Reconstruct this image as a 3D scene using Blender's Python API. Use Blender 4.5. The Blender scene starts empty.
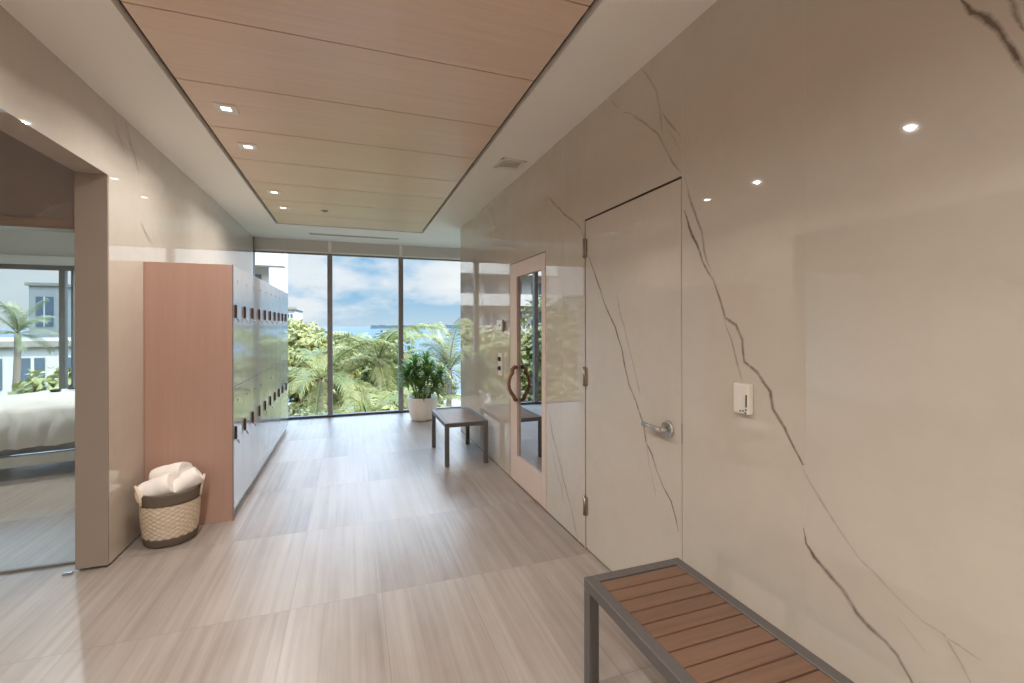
import bpy, bmesh, math, random
from mathutils import Vector, Matrix, noise
R = random.Random(7)
PI = math.pi
SC = bpy.context.scene
COL = SC.collection

# ------------------------------------------------------------------ helpers
def lin(c):
    out = []
    for v in c:
        v /= 255.0
        out.append(v / 12.92 if v <= 0.04045 else ((v + 0.055) / 1.055) ** 2.4)
    return (out[0], out[1], out[2], 1.0)

class MB:
    """Collects shapes in world (or local) coordinates, links them as one mesh object."""
    def __init__(self):
        self.bm = bmesh.new()
        self.uv = self.bm.loops.layers.uv.new('UVMap')
    def box(self, x0, x1, y0, y1, z0, z1, m=0, bev=0.0, seg=2, rot=None, piv=None):
        r = bmesh.ops.create_cube(self.bm, size=1.0)
        vs = r['verts']
        for v in vs:
            v.co = Vector(((x0 + x1) / 2 + v.co.x * (x1 - x0), (y0 + y1) / 2 + v.co.y * (y1 - y0), (z0 + z1) / 2 + v.co.z * (z1 - z0)))
        fs = list({f for v in vs for f in v.link_faces})
        for f in fs: f.material_index = m
        if bev > 0:
            es = list({e for v in vs for e in v.link_edges})
            b = bmesh.ops.bevel(self.bm, geom=es, offset=bev, segments=seg, affect='EDGES', profile=0.5)
            for f in b['faces']: f.material_index = m
            vs = list({v for f in b['faces'] for v in f.verts} | {v for v in vs if v.is_valid})
        if rot is not None:
            c = Vector(piv) if piv else Vector(((x0 + x1) / 2, (y0 + y1) / 2, (z0 + z1) / 2))
            for v in vs: v.co = c + rot @ (v.co - c)
        return vs
    def tube(self, pts, rad, seg=10, m=0, cap=True, closed=False):
        pts = [Vector(p) for p in pts]
        n = len(pts)
        if not hasattr(rad, '__len__'): rad = [rad] * n
        rings = []
        up = None
        for i, p in enumerate(pts):
            if closed: t = (pts[(i + 1) % n] - pts[i - 1])
            else: t = pts[min(i + 1, n - 1)] - pts[max(i - 1, 0)]
            t.normalize()
            if up is None:
                up = Vector((0, 0, 1)) if abs(t.z) < 0.9 else Vector((1, 0, 0))
            a = up - t * up.dot(t)
            if a.length < 1e-6: a = Vector((1, 0, 0)) - t * t.x
            a.normalize(); b = t.cross(a); up = a
            rings.append([self.bm.verts.new(p + (a * math.cos(2 * PI * k / seg) + b * math.sin(2 * PI * k / seg)) * rad[i]) for k in range(seg)])
        rng = range(n) if closed else range(n - 1)
        for i in rng:
            A, B = rings[i], rings[(i + 1) % n]
            for k in range(seg):
                f = self.bm.faces.new((A[k], A[(k + 1) % seg], B[(k + 1) % seg], B[k])); f.material_index = m; f.smooth = True
        if cap and not closed:
            f = self.bm.faces.new(list(reversed(rings[0]))); f.material_index = m
            f = self.bm.faces.new(rings[-1]); f.material_index = m
    def lathe(self, prof, seg=32, c=(0, 0, 0), m=0, sx=1.0, sy=1.0, fn=None):
        rings = []
        for j, (r, z) in enumerate(prof):
            ring = []
            for k in range(seg):
                a = 2 * PI * k / seg
                rr = r + (fn(j, k, a) if fn else 0)
                ring.append(self.bm.verts.new((c[0] + rr * sx * math.cos(a), c[1] + rr * sy * math.sin(a), c[2] + z)))
            rings.append(ring)
        for j in range(len(prof) - 1):
            A, B = rings[j], rings[j + 1]
            for k in range(seg):
                f = self.bm.faces.new((A[k], A[(k + 1) % seg], B[(k + 1) % seg], B[k])); f.material_index = m; f.smooth = True
        return rings
    def cap(self, ring, m=0, flip=False):
        f = self.bm.faces.new(list(reversed(ring)) if flip else ring); f.material_index = m
    def face(self, pts, m=0, uvs=None, smooth=False):
        vs = [self.bm.verts.new(p) for p in pts]
        f = self.bm.faces.new(vs); f.material_index = m; f.smooth = smooth
        if uvs:
            for l, u in zip(f.loops, uvs): l[self.uv].uv = u
        return f
    def grid(self, fn, nu, nv, m=0, smooth=True):
        V = [[self.bm.verts.new(fn(i / nu, j / nv)) for j in range(nv + 1)] for i in range(nu + 1)]
        for i in range(nu):
            for j in range(nv):
                f = self.bm.faces.new((V[i][j], V[i + 1][j], V[i + 1][j + 1], V[i][j + 1])); f.material_index = m; f.smooth = smooth
        return V
    def build(self, name, mats, parent=None, origin=None, normals=True):
        if origin is not None:
            o = Vector(origin)
            for v in self.bm.verts: v.co -= o
        if normals: bmesh.ops.recalc_face_normals(self.bm, faces=self.bm.faces[:])
        me = bpy.data.meshes.new(name)
        self.bm.to_mesh(me); self.bm.free()
        for mm in (mats if isinstance(mats, (list, tuple)) else [mats]): me.materials.append(mm)
        ob = bpy.data.objects.new(name, me); COL.objects.link(ob)
        if parent is not None: ob.parent = parent
        elif origin is not None: ob.location = origin
        return ob

def tag(o, label=None, cat=None, group=None, kind=None):
    if label: o['label'] = label
    if cat: o['category'] = cat
    if group: o['group'] = group
    if kind: o['kind'] = kind
    return o
def empty(name, loc, label, cat, group=None, kind=None, rz=0.0):
    o = bpy.data.objects.new(name, None); COL.objects.link(o)
    o.location = loc; o.rotation_euler = (0, 0, rz); o.empty_display_size = 0.1
    return tag(o, label, cat, group, kind)
CH = {}
def copy_tree(o, parent=None):
    c = o.copy(); COL.objects.link(c)
    if parent is not None: c.parent = parent
    for ch in list(o.children): copy_tree(ch, c)
    return c

# ------------------------------------------------------------------ material helpers
def newmat(name):
    m = bpy.data.materials.new(name); m.use_nodes = True
    nt = m.node_tree; nt.nodes.clear()
    out = nt.nodes.new('ShaderNodeOutputMaterial')
    return m, nt, out
class NT:
    def __init__(s, nt): s.nt = nt
    def n(s, typ, **kw):
        nd = s.nt.nodes.new(typ)
        ins = kw.pop('ins', {})
        for k, v in kw.items(): setattr(nd, k, v)
        for k, v in ins.items():
            if hasattr(v, 'is_output') or isinstance(v, bpy.types.NodeSocket): s.nt.links.new(v, nd.inputs[k])
            else: nd.inputs[k].default_value = v
        return nd
    def math(s, op, a, b=None, c=None, clamp=False):
        nd = s.nt.nodes.new('ShaderNodeMath'); nd.operation = op; nd.use_clamp = clamp
        for i, v in enumerate((a, b, c)):
            if v is None: continue
            if isinstance(v, bpy.types.NodeSocket): s.nt.links.new(v, nd.inputs[i])
            else: nd.inputs[i].default_value = v
        return nd.outputs[0]
    def mix(s, fac, a, b):
        nd = s.nt.nodes.new('ShaderNodeMix'); nd.data_type = 'RGBA'
        for sock, v in ((nd.inputs[0], fac), (nd.inputs[6], a), (nd.inputs[7], b)):
            if isinstance(v, bpy.types.NodeSocket): s.nt.links.new(v, sock)
            else: sock.default_value = v
        return nd.outputs[2]
    def ramp(s, fac, stops):
        nd = s.nt.nodes.new('ShaderNodeValToRGB')
        cr = nd.color_ramp
        while len(cr.elements) < len(stops): cr.elements.new(0.5)
        for e, (p, c) in zip(cr.elements, stops): e.position = p; e.color = c
        s.nt.links.new(fac, nd.inputs[0])
        return nd.outputs[0]
    def noise(s, vec, scale, detail=3.0, rough=0.55, dist=0.0):
        nd = s.n('ShaderNodeTexNoise', ins={'Scale': scale, 'Detail': detail, 'Roughness': rough, 'Distortion': dist})
        s.nt.links.new(vec, nd.inputs['Vector'])
        return nd.outputs['Fac']
    def mapping(s, vec, scale=(1, 1, 1), loc=(0, 0, 0), rot=(0, 0, 0)):
        nd = s.n('ShaderNodeMapping', ins={'Scale': scale, 'Location': loc, 'Rotation': rot})
        s.nt.links.new(vec, nd.inputs['Vector'])
        return nd.outputs[0]
    def link(s, a, b): s.nt.links.new(a, b)

def simple(name, rgb, rough=0.5, metal=0.0, spec=0.5, var=0.06, vscale=8.0, bump=0.0, bscale=60.0, coat=0.0, sheen=0.0, vstretch=(1, 1, 1)):
    m, nt, out = newmat(name); N = NT(nt)
    tc = N.n('ShaderNodeTexCoord').outputs['Object']
    mp = N.mapping(tc, vstretch)
    f = N.noise(mp, vscale, 4.0)
    c = lin(rgb)
    lo = tuple(x * (1 - var) for x in c[:3]) + (1,); hi = tuple(min(1, x * (1 + var)) for x in c[:3]) + (1,)
    col = N.mix(f, lo, hi)
    p = N.n('ShaderNodeBsdfPrincipled', ins={'Roughness': rough, 'Metallic': metal, 'Specular IOR Level': spec, 'Coat Weight': coat, 'Sheen Weight': sheen})
    N.link(col, p.inputs['Base Color'])
    if bump > 0:
        b = N.n('ShaderNodeBump', ins={'Strength': bump, 'Distance': 0.01})
        N.link(N.noise(mp, bscale, 3.0), b.inputs['Height']); N.link(b.outputs[0], p.inputs['Normal'])
    N.link(p.outputs[0], out.inputs[0])
    return m

def marble(name, vein=0.0, base=(196, 184, 168), spec=0.6, rough=0.035):
    m, nt, out = newmat(name); N = NT(nt)
    geo = N.n('ShaderNodeNewGeometry').outputs['Position']
    f1 = N.noise(geo, 1.3, 5.0, 0.6)
    f2 = N.noise(geo, 9.0, 6.0, 0.7)
    f3 = N.noise(geo, 60.0, 3.0, 0.6)
    b = lin(base)
    k = lambda s: tuple(min(1, x * s) for x in b[:3]) + (1,)
    col = N.mix(N.ramp(f1, [(0.3, (0, 0, 0, 1)), (0.7, (1, 1, 1, 1))]), k(0.95), k(1.04))
    col = N.mix(N.math('MULTIPLY', N.ramp(f2, [(0.45, (0, 0, 0, 1)), (0.75, (1, 1, 1, 1))]), 0.45), col, k(0.86))
    col = N.mix(N.math('MULTIPLY', f3, 0.25), col, k(0.93))
    if vein > 0:
        uv = N.n('ShaderNodeUVMap').outputs[0]
        sx = N.n('ShaderNodeSeparateXYZ'); N.link(uv, sx.inputs[0])
        d = N.math('ABSOLUTE', N.math('SUBTRACT', N.math('MULTIPLY', sx.outputs[0], 2.0), 1.0))
        wob = N.math('MULTIPLY', N.math('SUBTRACT', N.noise(geo, 38.0, 4.0, 0.7), 0.5), 0.9)
        d2 = N.math('ADD', d, wob)
        core = N.ramp(d2, [(0.05, (1, 1, 1, 1)), (0.32, (0.55, 0.55, 0.55, 1)), (0.8, (0, 0, 0, 1))])
        edge = N.ramp(d, [(0.6, (1, 1, 1, 1)), (1.0, (0, 0, 0, 1))])
        brk = N.ramp(N.noise(geo, 5.5, 3.0, 0.6), [(0.30, (0.35, 0.35, 0.35, 1)), (0.6, (1, 1, 1, 1))])
        fac = N.math('MULTIPLY', N.math('MULTIPLY', N.math('MULTIPLY', core, edge), brk), vein, clamp=True)
        vc = N.mix(N.noise(geo, 14.0), lin((84, 72, 60)), lin((112, 97, 82)))
        col = N.mix(fac, col, vc)
    p = N.n('ShaderNodeBsdfPrincipled', ins={'Roughness': rough, 'Specular IOR Level': spec, 'Coat Weight': 0.35, 'Coat Roughness': 0.02, 'Coat IOR': 1.5})
    N.link(col, p.inputs['Base Color']); N.link(p.outputs[0], out.inputs[0])
    return m

def wood(name, c_lo, c_hi, axis='X', rough=0.4, scale=1.0, spec=0.5, coat=0.0, contrast=1.0, aniso=0.0):
    m, nt, out = newmat(name); N = NT(nt)
    tc = N.n('ShaderNodeTexCoord').outputs['Object']
    st = {'X': (0.5, 14, 14), 'Y': (14, 0.5, 14), 'Z': (14, 14, 0.5)}[axis]
    mp = N.mapping(tc, tuple(v * scale for v in st))
    f = N.noise(mp, 3.0, 6.0, 0.65, 0.4)
    st2 = tuple(v * 4 * scale for v in st)
    g = N.noise(N.mapping(tc, st2), 4.0, 3.0, 0.6)
    h = N.noise(N.mapping(tc, tuple(v * .12 * scale for v in st)), 2.0, 2.0)
    mixf = N.math('ADD', N.math('ADD', N.math('MULTIPLY', f, 0.5), N.math('MULTIPLY', g, 0.22)), N.math('MULTIPLY', h, 0.28))
    mixf = N.math('ADD', N.math('MULTIPLY', N.math('SUBTRACT', mixf, 0.5), 2.2 * contrast), 0.5, clamp=True)
    col = N.mix(mixf, lin(c_lo), lin(c_hi))
    p = N.n('ShaderNodeBsdfPrincipled', ins={'Roughness': rough, 'Specular IOR Level': spec, 'Coat Weight': coat, 'Coat Roughness': 0.15})
    N.link(col, p.inputs['Base Color'])
    b = N.n('ShaderNodeBump', ins={'Strength': 0.06, 'Distance': 0.005})
    N.link(g, b.inputs['Height']); N.link(b.outputs[0], p.inputs['Normal'])
    N.link(p.outputs[0], out.inputs[0])
    return m

def glass(name, tint=(1, 1, 1), f0=0.045, rough=0.0, gloss=(1, 1, 1)):
    m, nt, out = newmat(name); N = NT(nt)
    lw = N.n('ShaderNodeLayerWeight', ins={'Blend': 0.5}).outputs['Facing']
    sch = N.math('POWER', lw, 5.0)
    nz = N.noise(N.n('ShaderNodeTexCoord').outputs['Object'], 0.7, 1.0)
    f0n = N.math('ADD', f0, N.math('MULTIPLY', nz, 0.006))
    fac = N.math('ADD', f0n, N.math('MULTIPLY', sch, 1 - f0), clamp=True)
    t = N.n('ShaderNodeBsdfTransparent', ins={'Color': tuple(tint) + (1,)})
    g = N.n('ShaderNodeBsdfGlossy', ins={'Roughness': rough, 'Color': tuple(gloss) + (1,)})
    mx = N.n('ShaderNodeMixShader'); N.link(fac, mx.inputs[0]); N.link(t.outputs[0], mx.inputs[1]); N.link(g.outputs[0], mx.inputs[2])
    N.link(mx.outputs[0], out.inputs[0])
    return m

def emit(name, rgb, s):
    m, nt, out = newmat(name); N = NT(nt)
    e = N.n('ShaderNodeEmission', ins={'Color': lin(rgb), 'Strength': s}); N.link(e.outputs[0], out.inputs[0])
    return m

def leafmat(name, lo, hi, trans=0.35, vscale=1.2, rough=0.45, k=0.25):
    m, nt, out = newmat(name); N = NT(nt)
    geo = N.n('ShaderNodeNewGeometry')
    f = N.noise(geo.outputs['Position'], vscale, 3.0, 0.7)
    lo, hi = [tuple(v * k for v in lin(q)[:3]) + (1,) for q in (lo, hi)]
    col = N.mix(N.ramp(f, [(0.32, (0, 0, 0, 1)), (0.68, (1, 1, 1, 1))]), lo, hi)
    p = N.n('ShaderNodeBsdfPrincipled', ins={'Roughness': rough, 'Specular IOR Level': 0.4}); N.link(col, p.inputs['Base Color'])
    t = N.n('ShaderNodeBsdfTranslucent'); N.link(col, t.inputs['Color'])
    mx = N.n('ShaderNodeMixShader', ins={0: trans}); N.link(p.outputs[0], mx.inputs[1]); N.link(t.outputs[0], mx.inputs[2])
    N.link(mx.outputs[0], out.inputs[0])
    return m

def floor_mat():
    m, nt, out = newmat('floor_tile'); N = NT(nt)
    geo = N.n('ShaderNodeNewGeometry').outputs['Position']
    sp = N.n('ShaderNodeSeparateXYZ'); N.link(geo, sp.inputs[0])
    px = N.math('DIVIDE', N.math('SUBTRACT', sp.outputs[0], 0.148 - 0.4355 * 40), 0.4355)
    py = N.math('DIVIDE', N.math('SUBTRACT', sp.outputs[1], 2.48 - 0.91 * 20), 0.91)
    cx = N.math('FLOOR', px); cy = N.math('FLOOR', py)
    cv = N.n('ShaderNodeCombineXYZ'); N.link(cx, cv.inputs[0]); N.link(cy, cv.inputs[1])
    wn = N.n('ShaderNodeTexWhiteNoise', noise_dimensions='2D'); N.link(cv.outputs[0], wn.inputs[0])
    off = N.n('ShaderNodeVectorMath', operation='SCALE', ins={'Scale': 37.0}); N.link(wn.outputs['Color'], off.inputs[0])
    pos = N.n('ShaderNodeVectorMath', operation='ADD'); N.link(geo, pos.inputs[0]); N.link(off.outputs[0], pos.inputs[1])
    st = N.noise(N.mapping(pos.outputs[0], (26, 0.55, 1)), 1.0, 5.0, 0.6, 0.35)
    st2 = N.noise(N.mapping(pos.outputs[0], (95, 1.6, 1)), 1.0, 3.0, 0.6)
    cl = N.noise(N.mapping(pos.outputs[0], (3.2, 1.0, 1)), 1.0, 4.0, 0.6)
    v = N.math('ADD', N.math('ADD', N.math('MULTIPLY', st, 0.45), N.math('MULTIPLY', st2, 0.12)), N.math('MULTIPLY', cl, 0.43))
    v = N.math('ADD', v, N.math('MULTIPLY', N.math('SUBTRACT', wn.outputs['Value'], 0.5), 0.14))
    col = N.ramp(v, [(0.30, lin((122, 107, 96))), (0.45, lin((146, 132, 121))), (0.58, lin((161, 148, 138))), (0.74, lin((176, 165, 156)))])
    def edge(p, w):
        fr = N.math('FRACT', p)
        d = N.math('MINIMUM', fr, N.math('SUBTRACT', 1.0, fr))
        return N.math('LESS_THAN', d, w)
    j = N.math('MAXIMUM', edge(px, 0.0022 / 0.4355 * 0.75), edge(py, 0.0022 / 0.91 * 0.75))
    col = N.mix(N.math('MULTIPLY', j, 0.75), col, lin((128, 112, 100)))
    rg = N.math('ADD', 0.285, N.math('MULTIPLY', N.noise(N.mapping(geo, (3, 1, 1)), 2.0, 4.0), 0.10))
    p = N.n('ShaderNodeBsdfPrincipled', ins={'Specular IOR Level': 0.9}); N.link(col, p.inputs['Base Color']); N.link(rg, p.inputs['Roughness'])
    N.link(p.outputs[0], out.inputs[0])
    return m

M = {}
M['floor'] = floor_mat()
M['marble'] = marble('marble')
M['vein3'] = marble('marble_dark_vein', 1.15)
M['vein2'] = marble('marble_mid_vein', 0.7)
M['vein1'] = marble('marble_faint_vein', 0.36)
M['joint'] = simple('stone_joint', (192, 177, 162), 0.3)
M['gap'] = simple('dark_gap', (44, 36, 30), 0.8)
M['ceil'] = simple('white_ceiling_paint', (243, 240, 233), 0.6, var=0.02, vscale=3)
M['plankwood'] = wood('ceiling_oak', (212, 182, 158), (238, 216, 198), 'X', 0.30, 0.8, spec=0.5, contrast=0.8)
M['copper'] = wood('copper_veneer', (172, 134, 117), (189, 155, 139), 'Z', 0.3, 0.6, contrast=0.7)
M['brown'] = simple('brown_fabric_panel', (142, 126, 116), 0.75, var=0.08, vscale=14, bump=0.15, bscale=120)
M['taupe'] = simple('taupe_end_face', (150, 134, 119), 0.25, var=0.05, vscale=6)
M['bronze'] = simple('bronze_frame', (146, 122, 104), 0.35, metal=0.3)
M['alu'] = simple('grey_aluminium', (132, 126, 120), 0.4, metal=0.35)
M['darkalu'] = simple('dark_aluminium', (74, 70, 68), 0.45, metal=0.3)
M['header'] = simple('grey_header_panel', (206, 200, 191), 0.55, var=0.04)
M['whitemetal'] = simple('white_metal', (236, 233, 226), 0.4, var=0.02)
M['door_wood'] = wood('door_frame_wood', (206, 182, 166), (218, 198, 184), 'Z', 0.4, 0.8, contrast=0.6)
M['handle_wood'] = wood('handle_wood', (112, 74, 54), (150, 104, 78), 'Z', 0.35, 2.0)
M['benchmetal'] = simple('bench_grey_metal', (98, 92, 88), 0.45, metal=0.25, var=0.05, vscale=40)
M['teak'] = wood('teak_slat', (88, 63, 49), (132, 100, 80), 'X', 0.30, 1.3)
M['chrome'] = simple('chrome', (214, 212, 210), 0.14, metal=1.0, var=0.02)
M['satin'] = simple('satin_steel', (150, 140, 128), 0.35, metal=0.8)
M['plastic'] = simple('white_plastic', (216, 206, 192), 0.45, var=0.02)
M['black'] = simple('black_plastic', (32, 30, 30), 0.45)
M['locker'] = simple('glossy_laminate', (204, 200, 196), 0.15, spec=1.0, var=0.02, coat=0.6)
M['plinth'] = simple('pale_plinth', (206, 194, 184), 0.3)
M['lockbody'] = simple('locker_carcass', (150, 140, 130), 0.5)
M['lockhandle'] = simple('dark_oxblood_handle', (66, 40, 38), 0.35)
M['jute'] = simple('woven_jute', (216, 196, 172), 0.8, var=0.2, vscale=70, bump=0.3, bscale=300)
M['darkweave'] = simple('dark_woven_band', (104, 90, 76), 0.85, var=0.25, vscale=90, bump=0.4, bscale=300)
M['towel'] = simple('white_towel', (242, 232, 222), 0.95, var=0.03, bump=0.25, bscale=260, sheen=0.3)
M['pot'] = simple('cream_pot', (232, 218, 202), 0.5, var=0.04, vscale=14)
M['soil'] = simple('soil', (70, 54, 42), 0.95, var=0.3, vscale=60, bump=0.6)
M['plant'] = leafmat('plant_leaf', (70, 120, 50), (160, 190, 92), 0.3, 9.0, 0.35, 0.8)
M['stem'] = simple('woody_stem', (122, 104, 76), 0.8, var=0.2)
M['winglass'] = glass('window_glass', (0.985, 0.99, 0.99), 0.004)
M['roomglass'] = glass('tinted_partition_glass', (0.90, 0.95, 0.955), 0.05)
M['doorglass'] = glass('dark_reflective_glass', (0.30, 0.28, 0.27), 0.58)
M['linen'] = simple('white_linen', (222, 218, 212), 0.9, var=0.03, bump=0.15, bscale=40)
M['bedgrey'] = simple('bed_grey_base', (168, 170, 174), 0.5)
M['tablepaint'] = simple('white_bed_frame', (232, 228, 220), 0.45)
M['saunawood'] = wood('dark_sauna_cedar', (46, 36, 30), (64, 50, 42), 'Y', 0.6)
M['lamp'] = emit('downlight_lens', (255, 248, 238), 3.5)
M['ground'] = simple('pale_sandy_ground', (104, 100, 86), 0.95, var=0.3, vscale=0.6)
M['bldg'] = simple('white_stucco', (166, 158, 148), 0.8, var=0.03, vscale=0.4)
M['bldg2'] = simple('pale_grey_stucco', (132, 126, 118), 0.8, var=0.03, vscale=0.4)
M['bldgwin'] = simple('dark_window_glass', (70, 80, 88), 0.15, spec=0.5)
M['roof'] = simple('flat_roof_cream', (120, 110, 96), 0.8)
M['bark'] = simple('grey_palm_bark', (100, 88, 74), 0.9, var=0.25, vscale=12, bump=0.5, bscale=18)
M['frond1'] = leafmat('palm_frond_green', (150, 166, 62), (240, 230, 140), 0.35, 1.6)
M['frond2'] = leafmat('palm_frond_pale', (168, 180, 106), (234, 230, 172), 0.35, 1.6)
M['deadfrond'] = leafmat('dry_frond', (206, 172, 104), (232, 206, 146), 0.3, 2.0)
M['leafA'] = leafmat('leaf_yellow_green', (172, 176, 64), (248, 234, 132), 0.3, 1.1)
M['leafB'] = leafmat('leaf_mid_green', (122, 144, 62), (214, 212, 126), 0.3, 1.0)
M['leafC'] = leafmat('leaf_olive', (166, 172, 96), (220, 214, 150), 0.4, 1.3)
M['isle'] = simple('distant_trees', (66, 80, 82), 0.95, var=0.15, vscale=0.02)
def sea_mat():
    m, nt, out = newmat('sea_water'); N = NT(nt)
    geo = N.n('ShaderNodeNewGeometry').outputs['Position']
    f = N.noise(N.mapping(geo, (0.01, 0.05, 1)), 1.0, 5.0)
    col = N.mix(f, lin((46, 82, 104)), lin((62, 96, 114)))
    p = N.n('ShaderNodeBsdfPrincipled', ins={'Roughness': 0.12, 'Specular IOR Level': 0.4}); N.link(col, p.inputs['Base Color'])
    b = N.n('ShaderNodeBump', ins={'Strength': 0.08, 'Distance': 0.1}); N.link(N.noise(N.mapping(geo, (0.6, 1.6, 1)), 1.0, 4.0), b.inputs['Height']); N.link(b.outputs[0], p.inputs['Normal'])
    N.link(p.outputs[0], out.inputs[0]); return m
M['sea'] = sea_mat()

# ------------------------------------------------------------------ camera (measured from the photograph's vanishing points)
F, TH, Y0, CX, ROLL = 454.28, 0.3409, 325.71, 512.34, 0.0022
cam = bpy.data.cameras.new('camera'); co = bpy.data.objects.new('camera', cam); COL.objects.link(co)
cam.sensor_width = 36.0; cam.lens = F / 1024 * 36.0
cam.shift_x = -(CX - 512) / 1024.0; cam.shift_y = -(341.5 - Y0) / 1024.0
cam.clip_start = 0.05; cam.clip_end = 8000
co.location = (0, 0, 1.4)
co.rotation_euler = (Matrix.Rotation(-TH, 4, 'Z') @ Matrix.Rotation(PI / 2, 4, 'X') @ Matrix.Rotation(-ROLL, 4, 'Z')).to_euler()
SC.camera = co
XL, XR, D, H = -1.333, 1.3835, 7.52, 2.70
_s, _c = math.sin(TH), math.cos(TH)
def ray(x, y):
    u, v = (x - CX) / F, -(y - Y0) / F
    return (_s + u * _c, _c - u * _s, v)
def on_right(x, y):
    r = ray(x, y); t = XR / r[0]; return (r[1] * t, 1.4 + r[2] * t)
def on_left(x, y):
    r = ray(x, y); t = XL / r[0]; return (r[1] * t, 1.4 + r[2] * t)

# ------------------------------------------------------------------ marble veins as thin inlays in the slab's own mesh
def vein(mb, X, nrm, pts, w, mat, seed=0, jag=0.010):
    """pts: (Y, z) polyline on the plane X; nrm -1 faces -X, +1 faces +X."""
    rr = random.Random(seed)
    dense = []
    for (a, b) in zip(pts[:-1], pts[1:]):
        L = math.hypot(b[0] - a[0], b[1] - a[1]); n = max(1, int(L / 0.035))
        for i in range(n):
            t = i / n; dense.append((a[0] + (b[0] - a[0]) * t, a[1] + (b[1] - a[1]) * t))
    dense.append(pts[-1])
    P = []
    for i, p in enumerate(dense):
        k = noise.noise(Vector((p[0] * 9, p[1] * 9, seed * 3.1))) * jag
        k2 = noise.noise(Vector((p[0] * 11 + 5, p[1] * 11, seed * 3.1))) * jag
        P.append((p[0] + k, p[1] + k2))
    n = len(P); L = 0; strip = []
    for i in range(n):
        a, b = P[max(0, i - 1)], P[min(n - 1, i + 1)]
        tx, tz = b[0] - a[0], b[1] - a[1]; l = math.hypot(tx, tz) or 1
        nx, nz = -tz / l, tx / l
        ww = w * (0.75 + 0.5 * noise.noise(Vector((P[i][0] * 6, P[i][1] * 6, seed)))) * min(1.0, 0.35 + 0.65 * min(i, n - 1 - i) / max(2, n * 0.12))
        if i: L += math.hypot(P[i][0] - P[i - 1][0], P[i][1] - P[i - 1][1])
        x = X + nrm * (0.0003 + 0.00008 * (seed % 23))
        strip.append(((x, P[i][0] + nx * ww, P[i][1] + nz * ww), (x, P[i][0] - nx * ww, P[i][1] - nz * ww), L))
    vs = [(mb.bm.verts.new(a), mb.bm.verts.new(b), l) for a, b, l in strip]
    for (a, b, l0), (c, d, l1) in zip(vs[:-1], vs[1:]):
        f = mb.bm.faces.new((a, b, d, c)); f.material_index = mat
        for lp, u in zip(f.loops, ((0, l0), (1, l0), (1, l1), (0, l1))): lp[mb.uv].uv = u
def pxr(l): return [on_right(*q) for q in l]
def pxl(l): return [on_left(*q) for q in l]
STONE = [M['marble'], M['vein3'], M['vein2'], M['vein1'], M['joint'], M['gap']]

# ------------------------------------------------------------------ SETTING
def struct(o, label=None):
    o['kind'] = 'structure'
    if label: o['label'] = label
    return o
b = MB(); b.box(-6.2, 4.2, -4.2, 7.62, -0.2, 0.0)
struct(b.build('floor', M['floor']), 'long grey beige stone tile floor with fine lengthwise streaks')

# ceiling with a recess for the timber panel
PX0, PX1, PY0, PY1, PZ = -0.900, 0.953, -3.6, 6.43, 2.708
b = MB()
b.box(-6.2, PX0, -4.2, 7.62, H, 2.95); b.box(PX1, 4.2, -4.2, 7.62, H, 2.95)
b.box(PX0, PX1, PY1, 7.62, H, 2.95); b.box(PX0, PX1, -4.2, PY0, H, 2.95); b.box(PX0, PX1, PY0, PY1, 2.80, 2.95)
struct(b.build('ceiling', M['ceil']), 'plain off-white painted ceiling around the timber panel')
b = MB()
yj = [2.249 + 0.6 * k for k in range(-10, 8)]
ys = [PY0 + 0.012] + [y for y in yj if PY0 + 0.1 < y < PY1 - 0.15] + [PY1 - 0.02]
for a, c in zip(ys[:-1], ys[1:]):
    b.box(PX0 + 0.030, PX1 - 0.030, a + 0.0045, c - 0.0045, PZ, 2.740, 0)
b.box(PX0 + 0.001, PX1 - 0.001, PY0 + 0.001, PY1 - 0.001, 2.741, 2.799, 1)
struct(b.build('ceiling_panel', [M['plankwood'], M['gap']]), 'recessed ceiling panel of wide pale oak boards with dark gap around it')

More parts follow.
